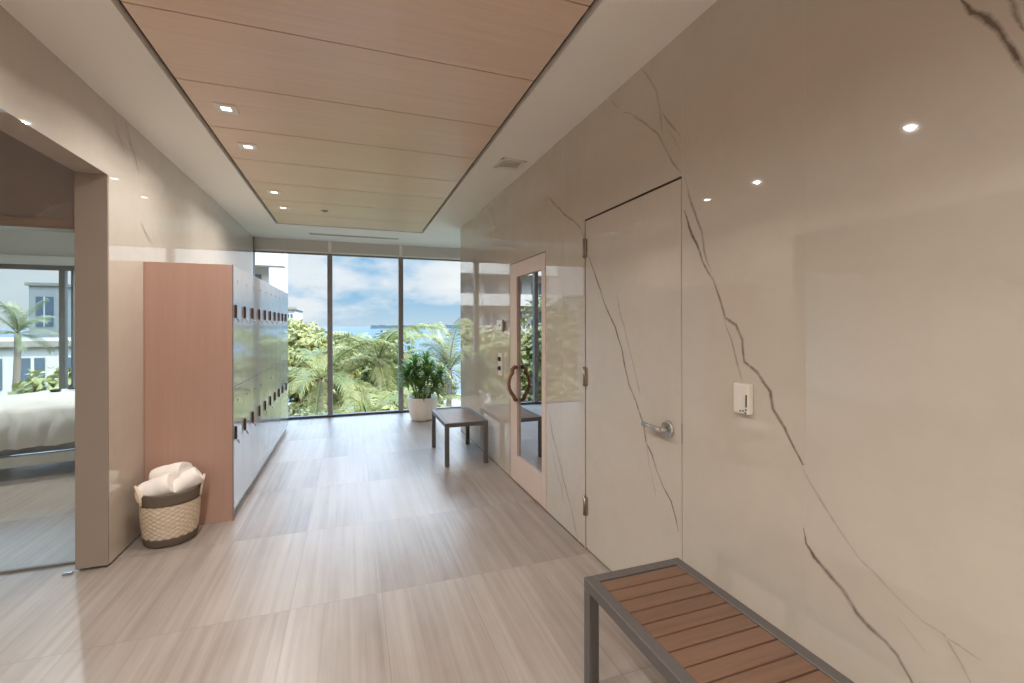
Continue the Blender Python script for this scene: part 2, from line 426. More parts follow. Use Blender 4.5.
# right wall: polished stone with two door openings
D1 = (1.648, 2.538, 2.064); D2 = (3.142, 3.957, 1.962); YE = 5.98
b = MB()
def rw(y0, y1, z0, z1): b.box(XR, XR + 0.12, y0, y1, z0, z1, 0)
rw(-4.2, D1[0], 0, H); rw(D1[0], D1[1], D1[2], H); rw(D1[1], D2[0], 0, H); rw(D2[0], D2[1], D2[2], H); rw(D2[1], YE, 0, H)
V = [
 ([(684.5, 210), (692.6, 236), (703, 262), (713.7, 280.5), (720.4, 300.7), (724.4, 317.5), (735.5, 326), (742.3, 341), (744.6, 363), (757.4, 373), (769, 391.6), (772.6, 408.4), (784.3, 428.6), (798.5, 459), (802.5, 467)], 0.010, 1),
 ([(684, 177), (689.4, 195), (695, 213), (701.5, 231), (704, 250), (712, 274)], 0.008, 2),
 ([(724.4, 319), (728, 330), (732, 341), (737, 362), (742, 381)], 0.006, 2),
 ([(802.4, 527), (804, 543), (812, 558), (821, 568), (842.3, 591), (856.5, 614), (867, 626.8), (883, 641), (897.4, 657), (911.6, 682), (925, 715)], 0.0095, 1),
 ([(802, 468), (819, 497), (837, 529), (858, 561), (872.5, 573), (901, 602), (922, 623), (943.6, 637), (961.4, 664), (975, 690)], 0.007, 3),
 ([(943.6, 637), (960, 647), (977, 659)], 0.006, 3),
 ([(895, 618), (904.5, 628.5), (924, 653)], 0.006, 3),
 ([(961, 0), (971, 13.5), (986.3, 20), (998, 32), (1011.5, 49), (1023, 64), (1050, 92)], 0.014, 1),
 ([(950, -20), (961, 0)], 0.012, 2),
 ([(1000, -14), (1008, 0), (1014, 10), (1030, 33)], 0.011, 2),
 ([(642, 68), (650, 80), (657.7, 91.7), (660, 109), (663, 133.4)], 0.009, 3),
 ([(611.6, 100.5), (618, 107.5)], 0.011, 3),
 ([(623.7, 113.7), (633.5, 116), (648, 125.7), (658.8, 135.6), (665.4, 148.8), (673, 161), (681.5, 173)], 0.008, 2),
 ([(664.3, 113.7), (674, 128), (682, 140)], 0.008, 2),
 ([(668.7, 131), (676, 142), (682, 152)], 0.007, 3),
 ([(549, 197.6), (558, 207), (564.5, 214), (574, 221), (581, 228.7), (585.4, 240)], 0.010, 2),
 ([(549, 414), (552, 431), (556.5, 451), (564.4, 483), (571, 509), (579, 545)], 0.009, 2),
 ([(552.5, 451), (556, 470), (560.5, 485), (564, 505)], 0.010, 3),
 ([(490.5, 206), (493, 216), (497, 231)], 0.018, 3),
 ([(472, 246), (478, 280), (483, 310)], 0.02, 3),
]
for i, (pl, w, m) in enumerate(V): vein(b, XR, -1, pxr(pl), w * 1.65, m, i + 1)
for (y, z0, z1) in ((D1[0] - 0.004, D1[2] + 0.01, H), (1.067, 0.0, H), (2.84, 0, H), (D2[1] + 0.004, D2[2], H)):  # second strip paints in the reflection line of the pillar edge
    b.box(XR - 0.0003, XR + 0.002, y - 0.0011, y + 0.0011, z0, z1, 4)
b.box(XR - 0.0003, XR + 0.002, 2.55, D2[0] - 0.003, 0.0, 0.007, 5); b.box(XR - 0.0003, XR + 0.002, -4, D1[0], 0.0, 0.007, 5); b.box(XR - 0.0003, XR + 0.002, D2[1], YE, 0.0, 0.007, 5)
struct(b.build('wall_right', STONE, normals=True), 'polished beige stone wall with branching dark veins on the right side')

# left wall and fascia
b = MB()
b.box(-1.484, XL, 3.2885, 7.44, 0.014, H, 0)
b.box(-1.474, XL - 0.012, 3.30, 7.43, 0.0, 0.014, 5)
b.box(-1.484, XL, -4.2, 3.2885, 2.284, H, 0)
b.box(-1.484, XL, -4.2, -2.4, 0.0, 2.284, 0)
for i, (pl, w, m) in enumerate([([(112.7, 111.7), (118, 130), (124.4, 152.7)], 0.012, 3), ([(126, 120.5), (131, 142), (139, 173)], 0.011, 2),
                                ([(141, 222), (146, 232), (153, 243)], 0.012, 3), ([(40, -5), (52, 30), (58, 62)], 0.014, 3)]):
    vein(b, XL, 1, pxl(pl), w * 1.3, m, 40 + i)
struct(b.build('wall_left', STONE), 'polished beige stone wall and overhead fascia on the left side')

b = MB(); b.box(-1.486, XL - 0.001, 3.276, 3.2883, 0.014, 2.2838)  # thin layer over the wall end, darker taupe than the stone beside it
struct(b.build('trim_2', M['taupe']), 'darker taupe layer on the end face of the left stone wall')

# closing walls (behind the camera, around the side rooms)
b = MB(); b.box(-6.2, 4.2, -4.2, -4.05, 0, H); struct(b.build('wall_back', M['marble']), 'plain stone wall closing the near end')
b = MB()
b.box(-6.2, -6.05, -4.05, -3.4, 0, H); b.box(-6.2, -6.05, 1.2, 7.5, 0, H); b.box(-6.2, -6.05, -3.4, 1.2, 2.62, H)
g4 = empty('fill_window_4', (-6.1, -1.1, 0), 'added full-height side window giving the lobby fill light', None, None, 'structure')  # added window, never in view, brings fill daylight into the corridor
c4 = MB(); c4.box(-6.12, -6.11, -3.38, 1.18, 0.04, 2.6); c4.build('pane', M['winglass'], g4, (-6.1, -1.1, 0))
c4 = MB(); c4.box(-6.15, -6.07, -3.4, 1.2, 0.0, 0.05); c4.box(-6.15, -6.07, -3.4, 1.2, 2.57, 2.62)
for yy in (-3.37, -1.87, -0.35, 1.17): c4.box(-6.15, -6.07, yy - 0.03, yy + 0.03, 0.05, 2.57)
c4.build('frame', M['alu'], g4, (-6.1, -1.1, 0))
struct(b.build('wall_far_left', M['ceil']), 'plain pale outer wall of the left rooms')
b = MB(); b.box(4.05, 4.2, -4.05, 7.5, 0, H); struct(b.build('wall_far_right', M['ceil']), 'plain pale outer wall past the right wall')
b = MB(); b.box(XR + 0.12, 4.05, 5.86, 5.98, 0, H); struct(b.build('wall_sauna_end', M['marble']), 'stone end wall of the closed room behind the glass door')
b = MB()
b.box(3.0, 3.06, 2.8, 5.86, 0, 2.4); b.box(1.51, 3.0, 2.8, 2.86, 0, 2.4); b.box(1.51, 3.0, 5.8, 5.86, 0, 2.4); b.box(1.51, 3.0, 2.86, 5.8, 2.34, 2.4)
struct(b.build('wall_sauna', M['saunawood']), 'dark timber lining of the room behind the glass door')
b = MB(); b.box(-6.05, -1.485, 3.36, 3.46, 2.02, H); struct(b.build('wall_partition', M['brown']), 'dark brown panel above the treatment room glazing')
b = MB(); b.box(-6.05, -1.486, 3.345, 3.47, 1.966, 2.02); b.box(-6.05, -1.486, 3.338, 3.475, 1.972, 1.982)
struct(b.build('trim_1', M['bronze']), 'bronze head rail under the brown panel')
g = empty('window_3', (-3.7, 3.40, 0), 'frameless clear glass partition of the treatment room', None, None, 'structure')
b = MB(); b.box(-6.0, -1.487, 3.398, 3.408, 0.012, 1.97); b.build('pane', M['roomglass'], g, (-3.7, 3.40, 0))
b = MB(); b.box(-6.0, -1.487, 3.393, 3.413, 0.0, 0.012); b.build('floor_channel', M['alu'], g, (-3.7, 3.40, 0))

# end glazing
W1 = (0.0, D, 0)
win = empty('window_1', W1, 'full-height three-bay end window with grey mullions facing palms and sea', None, None, 'structure')
mx = [-1.385, -0.306, 0.755, 1.816, 2.877, 3.938]
b = MB()
b.box(XL - 0.10, 4.05, D - 0.01, D + 0.07, 0.0, 0.035, 0); b.box(XL - 0.10, 4.05, D - 0.0, D + 0.06, 2.49, 2.51, 1)
b.box(XL - 0.12, XL + 0.0, D - 0.07, D + 0.06, 0.0, H, 0)
b.build('frame', [M['darkalu'], M['alu']], win, W1)
for x in mx[1:]:
    b = MB(); b.box(x - 0.036, x + 0.036, D - 0.055, D + 0.055, 0.03, 2.505, 0, 0.004); b.build('mullion', M['alu'], win, W1)
for a, c in zip(mx[:-1], mx[1:]):
    b = MB(); b.box(a + 0.03, c - 0.03, D + 0.012, D + 0.024, 0.02, 2.50); b.build('pane', M['winglass'], win, W1)
    b = MB(); b.box(a + 0.022, c - 0.022, D - 0.01, D + 0.05, 2.532, H, 0)
    b.build('header_panel', M['header'], win, W1)
b = MB(); b.box(XL, 4.05, D - 0.03, D + 0.05, 2.510, 2.532)
for x in mx[1:]: b.box(x - 0.022, x + 0.022, D - 0.03, D + 0.05, 2.532, H)
b.build('header_rail', M['whitemetal'], win, W1)

# far glazing of the treatment room
W2 = (-3.7, D, 0)
w2 = empty('window_2', W2, 'framed window of the treatment room looking at white houses', None, None, 'structure')
b = MB()
b.box(-6.05, -1.484, D - 0.05, D + 0.08, 2.30, H, 0)
b.build('header_panel', M['header'], w2, W2)
b = MB(); b.box(-6.05, -1.484, D - 0.09, D + 0.09, 2.19, 2.30, 0, 0.006); b.build('blind_pelmet', M['whitemetal'], w2, W2)
b = MB(); b.box(-6.05, -1.484, D - 0.03, D + 0.04, 2.13, 2.19)
b.box(-6.05, -1.484, D - 0.03, D + 0.04, 0.0, 0.06)
for x in (-5.6, -3.53, -1.52): b.box(x - 0.03, x + 0.03, D - 0.03, D + 0.04, 0.06, 2.13)
b.build('frame', M['alu'], w2, W2)
b = MB(); b.box(-3.44, -3.415, D - 0.02, D + 0.03, 0.06, 2.13); b.build('jamb_strip', M['alu'], w2, W2)
for a, c in ((-6.05, -5.63), (-5.57, -3.56), (-3.50, -1.55)):
    b = MB(); b.box(a, c, D, D + 0.01, 0.06, 2.13); b.build('pane', M['winglass'], w2, W2)

# flush stone door
d1 = empty('door_1', (XR, 2.53, 0), 'flush stone-faced door with dark hinges and chrome lever handle', None, None, 'structure')
O1 = (XR, 2.53, 0)
b = MB(); b.box(XR, XR + 0.05, D1[0] + 0.004, D1[1] - 0.012, 0.012, D1[2] - 0.012, 0)
DV = [
 ([(588.7, 256), (596, 277), (600, 290), (605, 304.5), (615, 327), (620, 345), (628, 377), (630, 386), (636, 402), (643, 424), (645.5, 443), (652, 457), (656, 471), (664, 489), (670.6, 502.6), (675, 517), (678, 532)], 0.008, 1),
 ([(615.7, 293), (622, 320), (630, 352), (640, 395)], 0.009, 3),
 ([(646, 443), (649, 462), (652, 478), (656, 500)], 0.009, 3),
]
for i, (pl, w, m) in enumerate(DV): vein(b, XR, -1, pxr(pl), w * 1.65, m, 70 + i)
b.build('door_leaf', STONE, d1, O1)
b = MB(); b.box(XR + 0.052, XR + 0.12, D1[0] - 0.0, D1[1] + 0.0, 0.0, D1[2]); b.box(XR + 0.004, XR + 0.052, D1[1] - 0.010, D1[1], 0, D1[2]); b.box(XR + 0.004, XR + 0.052, D1[0], D1[1], D1[2] - 0.010, D1[2])
b.build('door_frame', M['gap'], d1, O1)
for z in (1.883, 1.082, 0.275):
    b = MB(); b.box(XR - 0.012, XR + 0.02, D1[1] - 0.034, D1[1] + 0.008, z - 0.056, z + 0.056, 0, 0.004)
    b.tube([(XR - 0.012, D1[1] - 0.012, z - 0.06), (XR - 0.012, D1[1] - 0.012, z + 0.06)], 0.009, 12)
    b.build('hinge', M['satin'], d1, O1)
hy, hz = 1.742, 0.920
lv = MB()
lv.tube([(XR, hy, hz), (XR - 0.008, hy, hz), (XR - 0.012, hy, hz)], [0.040, 0.040, 0.035], 28)
lv.tube([(XR - 0.010, hy, hz), (XR - 0.050, hy, hz)], 0.013, 16)
lv.tube([(XR - 0.050, hy - 0.012, hz), (XR - 0.052, hy + 0.02, hz + 0.001), (XR - 0.052, hy + 0.07, hz + 0.003), (XR - 0.050, hy + 0.125, hz + 0.004)], [0.011, 0.012, 0.011, 0.010], 14)
lv.build('lever_handle', M['chrome'], d1, O1)
b = MB(); b.box(XR - 0.001, XR + 0.02, D1[0] - 0.002, D1[0] + 0.004, 0.875, 0.965, 0); b.build('latch_plate', M['satin'], d1, O1)

# glass door with timber frame
O2 = (XR, 3.95, 0)
d2 = empty('door_2', O2, 'tall glass door in pale timber frame with curved wooden pulls', None, None, 'structure')
y0, y1 = D2[0] + 0.004, D2[1] - 0.006
b = MB(); zt = D2[2] - 0.006
b.box(XR - 0.004, XR + 0.045, y0, y0 + 0.075, 0.012, zt, 0, 0.003); b.box(XR - 0.004, XR + 0.045, y1 - 0.175, y1, 0.012, zt, 0, 0.003)
b.box(XR - 0.004, XR + 0.045, y0 + 0.075, y1 - 0.175, 1.832, zt, 0, 0.003); b.box(XR - 0.004, XR + 0.045, y0 + 0.075, y1 - 0.175, 0.012, 0.245, 0, 0.003)
b.build('door_frame', M['door_wood'], d2, O2)
b = MB(); b.box(XR + 0.016, XR + 0.026, y0 + 0.07, y1 - 0.17, 0.24, 1.837); b.build('pane', M['doorglass'], d2, O2)
b = MB(); b.box(XR + 0.03, XR + 0.12, D2[1] - 0.005, D2[1], 0, D2[2]); b.box(XR + 0.03, XR + 0.12, D2[0], D2[1], D2[2] - 0.004, D2[2]); b.box(XR - 0.002, XR + 0.10, D2[1] - 0.0052, D2[1] + 0.012, 0, D2[2], 0)
b.build('jamb', M['handle_wood'], d2, O2)
def pull(sgn):
    b = MB(); yc, zc = y1 - 0.185, 0.885
    x0 = XR - 0.004 if sgn < 0 else XR + 0.045
    pts = [(0.0, 0.155), (0.030, 0.158), (0.056, 0.136), (0.054, 0.104), (0.080, 0.072), (0.094, 0.03), (0.097, -0.005), (0.090, -0.045), (0.066, -0.082), (0.040, -0.112), (0.024, -0.145), (0.0, -0.150)]
    P = [(x0 + sgn * dx * 0.8, yc, zc + dz * 0.95) for dx, dz in pts]
    b.tube(P, [0.016, 0.018, 0.019, 0.017, 0.015, 0.015, 0.015, 0.016, 0.017, 0.018, 0.018, 0.016], 12)
    b.tube([(x0 + sgn * 0.037, yc, zc + 0.115), (x0 + sgn * 0.058, yc, zc + 0.13)], [0.014, 0.004], 10)
    b.build('pull_handle', M['handle_wood'], d2, O2)
pull(-1); pull(1)

# ------------------------------------------------------------------ THINGS ON THE WALLS AND CEILING
def wallthing(name, label, cat, y, z):
    return empty(name, (XR, y, z), label, cat)
o = (XR, 1.315, 1.128)
t = wallthing('thermostat', 'small off-white thermostat box mounted on the stone wall beside the flush door', 'thermostat', o[1], o[2])
b = MB(); b.box(XR - 0.026, XR, 1.268, 1.338, 1.072, 1.184, 0, 0.005, 3); b.build('housing', M['plastic'], t, o)
b = MB(); b.box(XR - 0.0285, XR - 0.025, 1.274, 1.279, 1.100, 1.145, 0, 0.001); b.build('slider', M['black'], t, o)
for y, z in ((1.277, 1.090), (1.290, 1.085), (1.280, 1.079), (1.303, 1.084)):
    b = MB(); b.tube([(XR - 0.025, y, z), (XR - 0.0285, y, z)], 0.0028, 10); b.build('button', M['black'], t, o)
o = (XR, 4.235, 1.40)
t = wallthing('card_reader', 'small white access plate on the stone wall left of the glass door', 'card reader', o[1], o[2])
b = MB(); b.box(XR - 0.012, XR, 4.15, 4.34, 1.352, 1.455, 0, 0.004, 2); b.build('plate', M['whitemetal'], t, o)
b = MB(); b.box(XR - 0.03, XR - 0.010, 4.09, 4.125, 1.345, 1.455, 0, 0.004, 2); b.box(XR - 0.012, XR, 4.10, 4.12, 1.36, 1.44); b.build('grip', M['satin'], t, o)
b = MB(); b.box(XR - 0.014, XR - 0.011, 4.22, 4.26, 1.395, 1.412); b.build('sensor', M['black'], t, o)
o = (XR, 4.245, 1.02)
t = wallthing('control_plate', 'slim white control plate with two dark knobs left of the glass door', 'control panel', o[1], o[2])
b = MB(); b.box(XR - 0.010, XR, 4.17, 4.30, 0.91, 1.13, 0, 0.004, 2); b.build('plate', M['plastic'], t, o)
for z in (1.075, 0.985):
    b = MB(); b.tube([(XR - 0.009, 4.235, z), (XR - 0.032, 4.235, z)], [0.022, 0.019], 18); b.build('knob', M['black'], t, o)

# ceiling vent, slot diffuser, sprinkler
o = (1.205, 3.44, H)
t = empty('air_vent', o, 'square white louvred air vent in the ceiling beside the timber panel', 'air vent')
b = MB(); s = 0.105
for q in ((-s, s, s - .022, s), (-s, s, -s, -s + .022), (-s, -s + .022, -s, s), (s - .022, s, -s, s)): b.box(o[0] + q[0], o[0] + q[1], o[1] + q[2], o[1] + q[3], H - 0.010, H, 0, 0.002)
b.build('frame', M['whitemetal'], t, o)
b = MB(); b.box(o[0] - s + .02, o[0] + s - .02, o[1] - s + .02, o[1] + s - .02, H - 0.0015, H); b.build('cavity', M['whitemetal'], t, o)
for k in range(5):
    y = o[1] - 0.064 + k * 0.032
    b = MB(); b.box(o[0] - s + .02, o[0] + s - .02, y - 0.011, y + 0.011, H - 0.0085, H - 0.0065, 0, rot=Matrix.Rotation(0.2, 3, 'X')); b.build('louvre', M['whitemetal'], t, o)
o = (0.06, 6.96, H)
t = empty('slot_diffuser', o, 'long thin linear air slot in the white ceiling before the window', 'air vent')
b = MB(); b.box(-0.56, 0.68, 6.90, 6.915, H - .006, H); b.box(-0.56, 0.68, 7.005, 7.02, H - .006, H); b.box(-0.56, -.545, 6.915, 7.005, H - .006, H); b.box(.665, .68, 6.915, 7.005, H - .006, H); b.box(-0.545, .665, 6.955, 6.965, H - .006, H)
b.build('frame', M['whitemetal'], t, o)
b = MB(); b.box(-0.545, 0.665, 6.915, 7.005, H - 0.002, H); b.build('slot', M['gap'], t, o)
o = (-0.281, 5.56, PZ)
t = empty('sprinkler', o, 'tiny grey concealed sprinkler cover in the timber ceiling', 'sprinkler')
b = MB(); b.tube([(o[0], o[1], PZ + 0.002), (o[0], o[1], PZ - 0.006)], [0.04, 0.036], 24); b.build('cover', M['satin'], t, o)
b = MB(); b.tube([(o[0], o[1], PZ - 0.006), (o[0], o[1], PZ - 0.016)], [0.012, 0.008], 12); b.build('head', M['satin'], t, o)

# downlights
LX = -0.703
def downlight(x, y, z, label, power, group='square downlights'):
    t = empty('downlight', (x, y, z), label, 'downlight', group)
    b = MB(); s, i, h = 0.060, 0.026, 0.007
    for q in ((-s, s, i, s), (-s, s, -s, -i), (-s, -i, -i, i), (i, s, -i, i)): b.box(q[0], q[1], q[2], q[3], -h, 0, 0, 0.002)
    b.build('trim_ring', M['whitemetal'], t)
    b = MB(); b.box(-i, i, -i, i, -0.003, 0); b.build('lens', M['lamp'], t)
    l = bpy.data.lights.new('downlight_lamp', 'AREA'); l.shape = 'SQUARE'; l.size = 0.04; l.energy = power; l.color = (1.0, 0.99, 0.975); l.spread = math.radians(152)
    lo = bpy.data.objects.new('lamp', l); COL.objects.link(lo); lo.parent = t; lo.location = (0, 0, -0.012)
    return t
onames = ['first', 'second', 'third', 'fourth', 'fifth', 'sixth', 'seventh', 'eighth', 'ninth', 'tenth']
PW = 7.0
ords = ['nearest the window', 'second from the window', 'third from the window', 'fourth from the window', 'fifth from the window', 'sixth from the window', 'seventh from the window', 'eighth from the window', 'ninth from the window']
for k, y in enumerate((5.557, 4.943, 3.752, 3.138, 1.94, 1.34, 0.14, -0.46)):
    downlight(LX, y, PZ, 'square recessed downlight in the timber ceiling, ' + ords[k], PW)
rear_fill = [(-0.703, -1.06), (-0.703, -1.66), (-0.703, -2.86), (0.75, -1.06), (0.75, -1.66), (0.75, -2.86)]  # added lamps out of view, brighten the corridor from behind the camera
for k, (x, y) in enumerate(rear_fill):
    downlight(x, y, PZ, 'added fill downlight over the entrance end, %s of the %s row' % ((onames[k], 'locker side') if k < 3 else (onames[k - 3], 'door side')), 13.0, 'added fill downlights')
for k, (x, y, w) in enumerate(((-3.99, 4.4, 'over the front of the treatment room'), (-2.6, 5.6, 'over the bed in the treatment room'))):
    downlight(x, y, H, 'square ceiling downlight ' + w, PW * 2.6, 'side room downlights')

# ------------------------------------------------------------------ LOCKERS
LF = -0.803; LT = 1.842; PIT = 0.302; LY0 = 3.776
def make_locker():
    t = empty('locker', (LF, LY0, 0), 'x', 'locker', 'two-door lockers along the left wall')
    e = 0.001
    b = MB(); b.box(-0.527, -0.022, e, PIT - e, 0.07, LT); b.build('carcass', M['lockbody'], t)
    b = MB(); b.box(-0.527, -0.030, e, PIT - e, 0.0, 0.07); b.build('plinth', M['plinth'], t)
    for (z0, z1) in ((0.072, 0.956), (0.960, LT)):
        d = MB(); d.box(-0.021, 0.0, 0.0015, PIT - 0.0015, z0, z1, 0, 0.001, 1)
        dr = d.build('door', M['locker'], t)
        hz = z0 + 0.55
        h = MB()
        h.box(0.0, 0.013, 0.030, 0.048, hz - 0.048, hz + 0.048, 0, 0.003, 2)
        h.box(0.012, 0.015, 0.034, 0.044, hz - 0.040, hz + 0.040, 0, 0.001, 1)
        h.build('handle', M['lockhandle'], dr)
        k = MB(); pts = [(0.012, 0.038, hz - 0.046)]
        for i in range(9):
            a = i / 8 * PI
            pts.append((0.012 + 0.012 * math.sin(a), 0.038 + 0.04 * (i / 8), hz - 0.055 - 0.028 * math.sin(a)))
        k.tube(pts, 0.003, 8); k.build('key_loop', M['chrome'], dr)
        n = MB(); n.box(0.0, 0.002, 0.115, 0.150, z1 - 0.115, z1 - 0.095, 0, 0.0008, 1); n.build('number_plate', M['chrome'], dr)
    return t
proto = make_locker()
onames = ['first', 'second', 'third', 'fourth', 'fifth', 'sixth', 'seventh', 'eighth', 'ninth', 'tenth']
for i in range(10):
    l = proto if i == 0 else copy_tree(proto)
    l.location = (LF, LY0 + i * PIT, 0)
    l['label'] = 'glossy pale two-door locker column, %s from the copper end panel%s' % (onames[i], ' and closest to window' if i == 9 else '')
o = (-1.07, 3.76, 0)
t = empty('locker_end_panel', o, 'tall copper brown veneered end panel of the lockers beside the basket', 'panel')
b = MB(); b.box(XL + 0.002, LF - 0.004, 3.757, 3.775, 0.0, LT + 0.002, 0, 0.001, 1); b.build('board', M['copper'], t, o)
b = MB(); b.box(LF - 0.004, LF, 3.756, 3.775, 0.0, LT + 0.002, 0); b.build('edge_strip', M['alu'], t, o)

# ------------------------------------------------------------------ BENCHES
BW, BL, BH = 0.442, 0.814, 0.432
def make_bench():
    t = empty('bench', (0, 0, 0), 'x', 'bench', 'slatted benches along the stone wall')
    f = 0.042; hx, hy = BW / 2, BL / 2
    b = MB()
    b.box(-hx, -hx + f, -hy, hy, BH - 0.042, BH, 0, 0.002, 1); b.box(hx - f, hx, -hy, hy, BH - 0.042, BH, 0, 0.002, 1)
    b.box(-hx + f, hx - f, hy - f, hy, BH - 0.042, BH, 0, 0.002, 1); b.box(-hx + f, hx - f, -hy, -hy + f, BH - 0.042, BH, 0, 0.002, 1)
    b.box(-hx + f, hx - f, -0.015, 0.015, BH - 0.06, BH - 0.03)
    b.build('frame', M['benchmetal'], t)
    for sx in (-1, 1):
        for sy in (-1, 1):
            x = sx * (hx - f / 2); y = sy * (hy - f / 2)
            b = MB(); b.box(x - f / 2, x + f / 2, y - f / 2, y + f / 2, 0.004, BH - 0.042, 0, 0.002, 1); lg = b.build('leg', M['benchmetal'], t)
            b = MB(); b.box(x - f / 2 + .004, x + f / 2 - .004, y - f / 2 + .004, y + f / 2 - .004, 0.0, 0.004); b.build('foot_pad', M['black'], lg)
    n = 11; a0, a1 = -hy + f + 0.004, hy - f - 0.004; p = (a1 - a0) / n
    for k in range(n):
        b = MB(); b.box(-hx + f + 0.0015, hx - f - 0.0015, a0 + k * p + 0.003, a0 + (k + 1) * p - 0.003, BH - 0.026, BH - 0.002, 0, 0.003, 2)
        b.build('slat', M['teak'], t)
    return t
bn = make_bench(); bn.location = (1.063, 1.150, 0); bn['label'] = 'grey metal bench with brown wooden slats in front of the stone wall, close to camera'
bf = copy_tree(bn); bf.location = (1.095, 4.86, 0); bf['label'] = 'small grey bench with slatted top between potted plant and glass door'

# ------------------------------------------------------------------ BASKET AND TOWELS
BC = (-1.122, 3.575, 0.0)
t = empty('laundry_basket', BC, 'woven jute basket with dark bands filled with white towels beside the copper panel', 'basket')
prof = []
nz = 30
def rad(z): return 0.136 + 0.024 * math.sin(min(1, z / 0.30) * PI * 0.62) ** 0.9
for j in range(nz + 1):
    z = 0.055 + (0.265 - 0.055) * j / nz
    prof.append((rad(z), z))
b = MB(); b.lathe(prof, 120, (0, 0, 0), fn=lambda j, k, a: 0.0032 * (1 if ((k // 3) + (j // 2)) % 2 else -1)); b.build('woven_body', M['jute'], t)
b = MB()
pr = [(0.0, 0.002), (0.130, 0.0), (0.138, 0.004)] + [(rad(z) + 0.003, z) for z in (0.015, 0.03, 0.045, 0.056)] + [(rad(0.056) - 0.006, 0.058)]
rg = b.lathe(pr, 96, fn=lambda j, k, a: 0.0015 * (1 if (k // 2 + j) % 2 else -1) if j > 2 else 0); b.build('base_band', M['darkweave'], t)
b = MB()
pr = [(rad(0.262) - 0.004, 0.262)] + [(rad(z) + 0.004, z) for z in (0.266, 0.28, 0.295, 0.31, 0.325, 0.336)] + [(rad(.336) - 0.001, 0.341), (rad(.336) - 0.010, 0.337), (rad(.30) - 0.012, 0.29), (0.12, 0.20), (0.0, 0.19)]
b.lathe(pr, 96, fn=lambda j, k, a: 0.002 * (1 if (k // 2 + j) % 2 else -1) if 0 < j < 7 else 0); b.build('rim_band', M['darkweave'], t)
for sgn, ang in ((1, math.radians(14)), (-1, math.radians(208))):
    b = MB(); pts = []
    rr = rad(.32) + 0.012
    for i in range(17):
        u = i / 16; a = ang + (u - 0.5) * 0.62
        z = 0.275 + 0.115 * math.sin(u * PI) ** 0.7
        o2 = 0.012 * math.sin(u * PI)
        pts.append(((rr + o2) * math.cos(a), (rr + o2) * math.sin(a), z))
    b.tube(pts, 0.008, 10); b.build('handle', M['jute'], t)
def towel(loc, rot, r, L, seed, label):
    def cs(u, v):  # around, along
        a = u * 2 * PI
        e = abs(v - 0.5) * 2
        rr = r * (1 - 0.10 * e ** 6) * (1 + 0.035 * math.sin(a * 2 + seed) + 0.02 * math.sin(a * 5 + v * 4 + seed)) * (1 + 0.012 * math.sin(v * 17 + seed))
        if u > 0.94 : rr *= 1.0
        return Vector((rr * math.cos(a), rr * 0.90 * math.sin(a), (v - 0.5) * L))
    b = MB()
    V = b.grid(cs, 40, 18)
    for end, j in ((-1, 0), (1, 18)):
        prev = [V[i][j] for i in range(40)]
        for q in range(1, 13):
            fr = 1 - q / 13
            ring = []
            for i in range(40):
                c = V[i][j].co; a = i / 40
                turns = fr * 3.6 - a
                dz = end * (0.006 * abs(math.sin(turns * PI)) - 0.006 - 0.006 * (1 - fr))
                ring.append(b.bm.verts.new((c.x * fr, c.y * fr, c.z + dz)))
            for i in range(40):
                f = b.bm.faces.new((prev[i], prev[(i + 1) % 40], ring[(i + 1) % 40], ring[i])); f.smooth = True
            prev = ring
        b.bm.faces.new(prev)
    bmesh.ops.remove_doubles(b.bm, verts=b.bm.verts[:], dist=0.0006)
    ob = b.build('rolled_towel', M['towel'])
    ob.location = loc; ob.rotation_euler = rot
    return tag(ob, label, 'towel', 'rolled towels in the basket')
bx, by = BC[0], BC[1]
towel((bx - 0.050, by - 0.040, 0.352), (math.radians(70), 0, math.radians(80)), 0.084, 0.20, 1.0, 'rolled white towel at the left front of the woven basket')
towel((bx - 0.015, by + 0.055, 0.415), (math.radians(78), 0, math.radians(72)), 0.072, 0.20, 2.3, 'rolled white towel topmost at the back of the woven basket')
towel((bx + 0.072, by - 0.010, 0.355), (math.radians(58), 0, math.radians(108)), 0.068, 0.21, 3.1, 'rolled white towel leaning at the right of the woven basket')

# ------------------------------------------------------------------ POTTED PLANT
PC = (1.005, 6.86, 0)
t = empty('potted_plant', PC, 'leafy green plant in a round cream pot by the end window', 'plant')
b = MB(); pr = [(0.0, 0.0), (0.145, 0.0), (0.160, 0.006), (0.172, 0.03), (0.195, 0.12), (0.214, 0.22), (0.226, 0.31), (0.228, 0.335), (0.224, 0.343), (0.212, 0.343), (0.205, 0.335), (0.200, 0.295), (0.0, 0.29)]
b.lathe(pr, 56); b.build('pot', M['pot'], t)
b = MB(); b.lathe([(0.204, 0.30), (0.15, 0.312), (0.07, 0.318), (0.0, 0.318)], 32, fn=lambda j, k, a: 0.003 * math.sin(k * 2.3 + j)); b.build('soil', M['soil'], t)
def strap(b, base, az, elev, L, w, droop, seg=7):
    d = Vector((math.cos(az), math.sin(az), 0)); sdir = Vector((-math.sin(az), math.cos(az), 0)); p = Vector(base); e = elev
    prev = None
    for i in range(seg + 1):
        u = i / seg
        ww = w * (0.45 + 1.1 * u) if u < 0.4 else w * 0.9 * (1 - ((u - 0.4) / 0.6) ** 1.7) + 0.0008
        nrm = Vector((-d.x * math.sin(e), -d.y * math.sin(e), math.cos(e)))
        row = (b.bm.verts.new(p + sdir * ww + nrm * ww * 0.35), b.bm.verts.new(p), b.bm.verts.new(p - sdir * ww + nrm * ww * 0.35))
        if prev:
            for k in (0, 1):
                f = b.bm.faces.new((prev[k], prev[k + 1], row[k + 1], row[k])); f.smooth = True
        prev = row
        e -= droop / seg
        p = p + (d * math.cos(e) + Vector((0, 0, 1)) * math.sin(e)) * (L / seg)
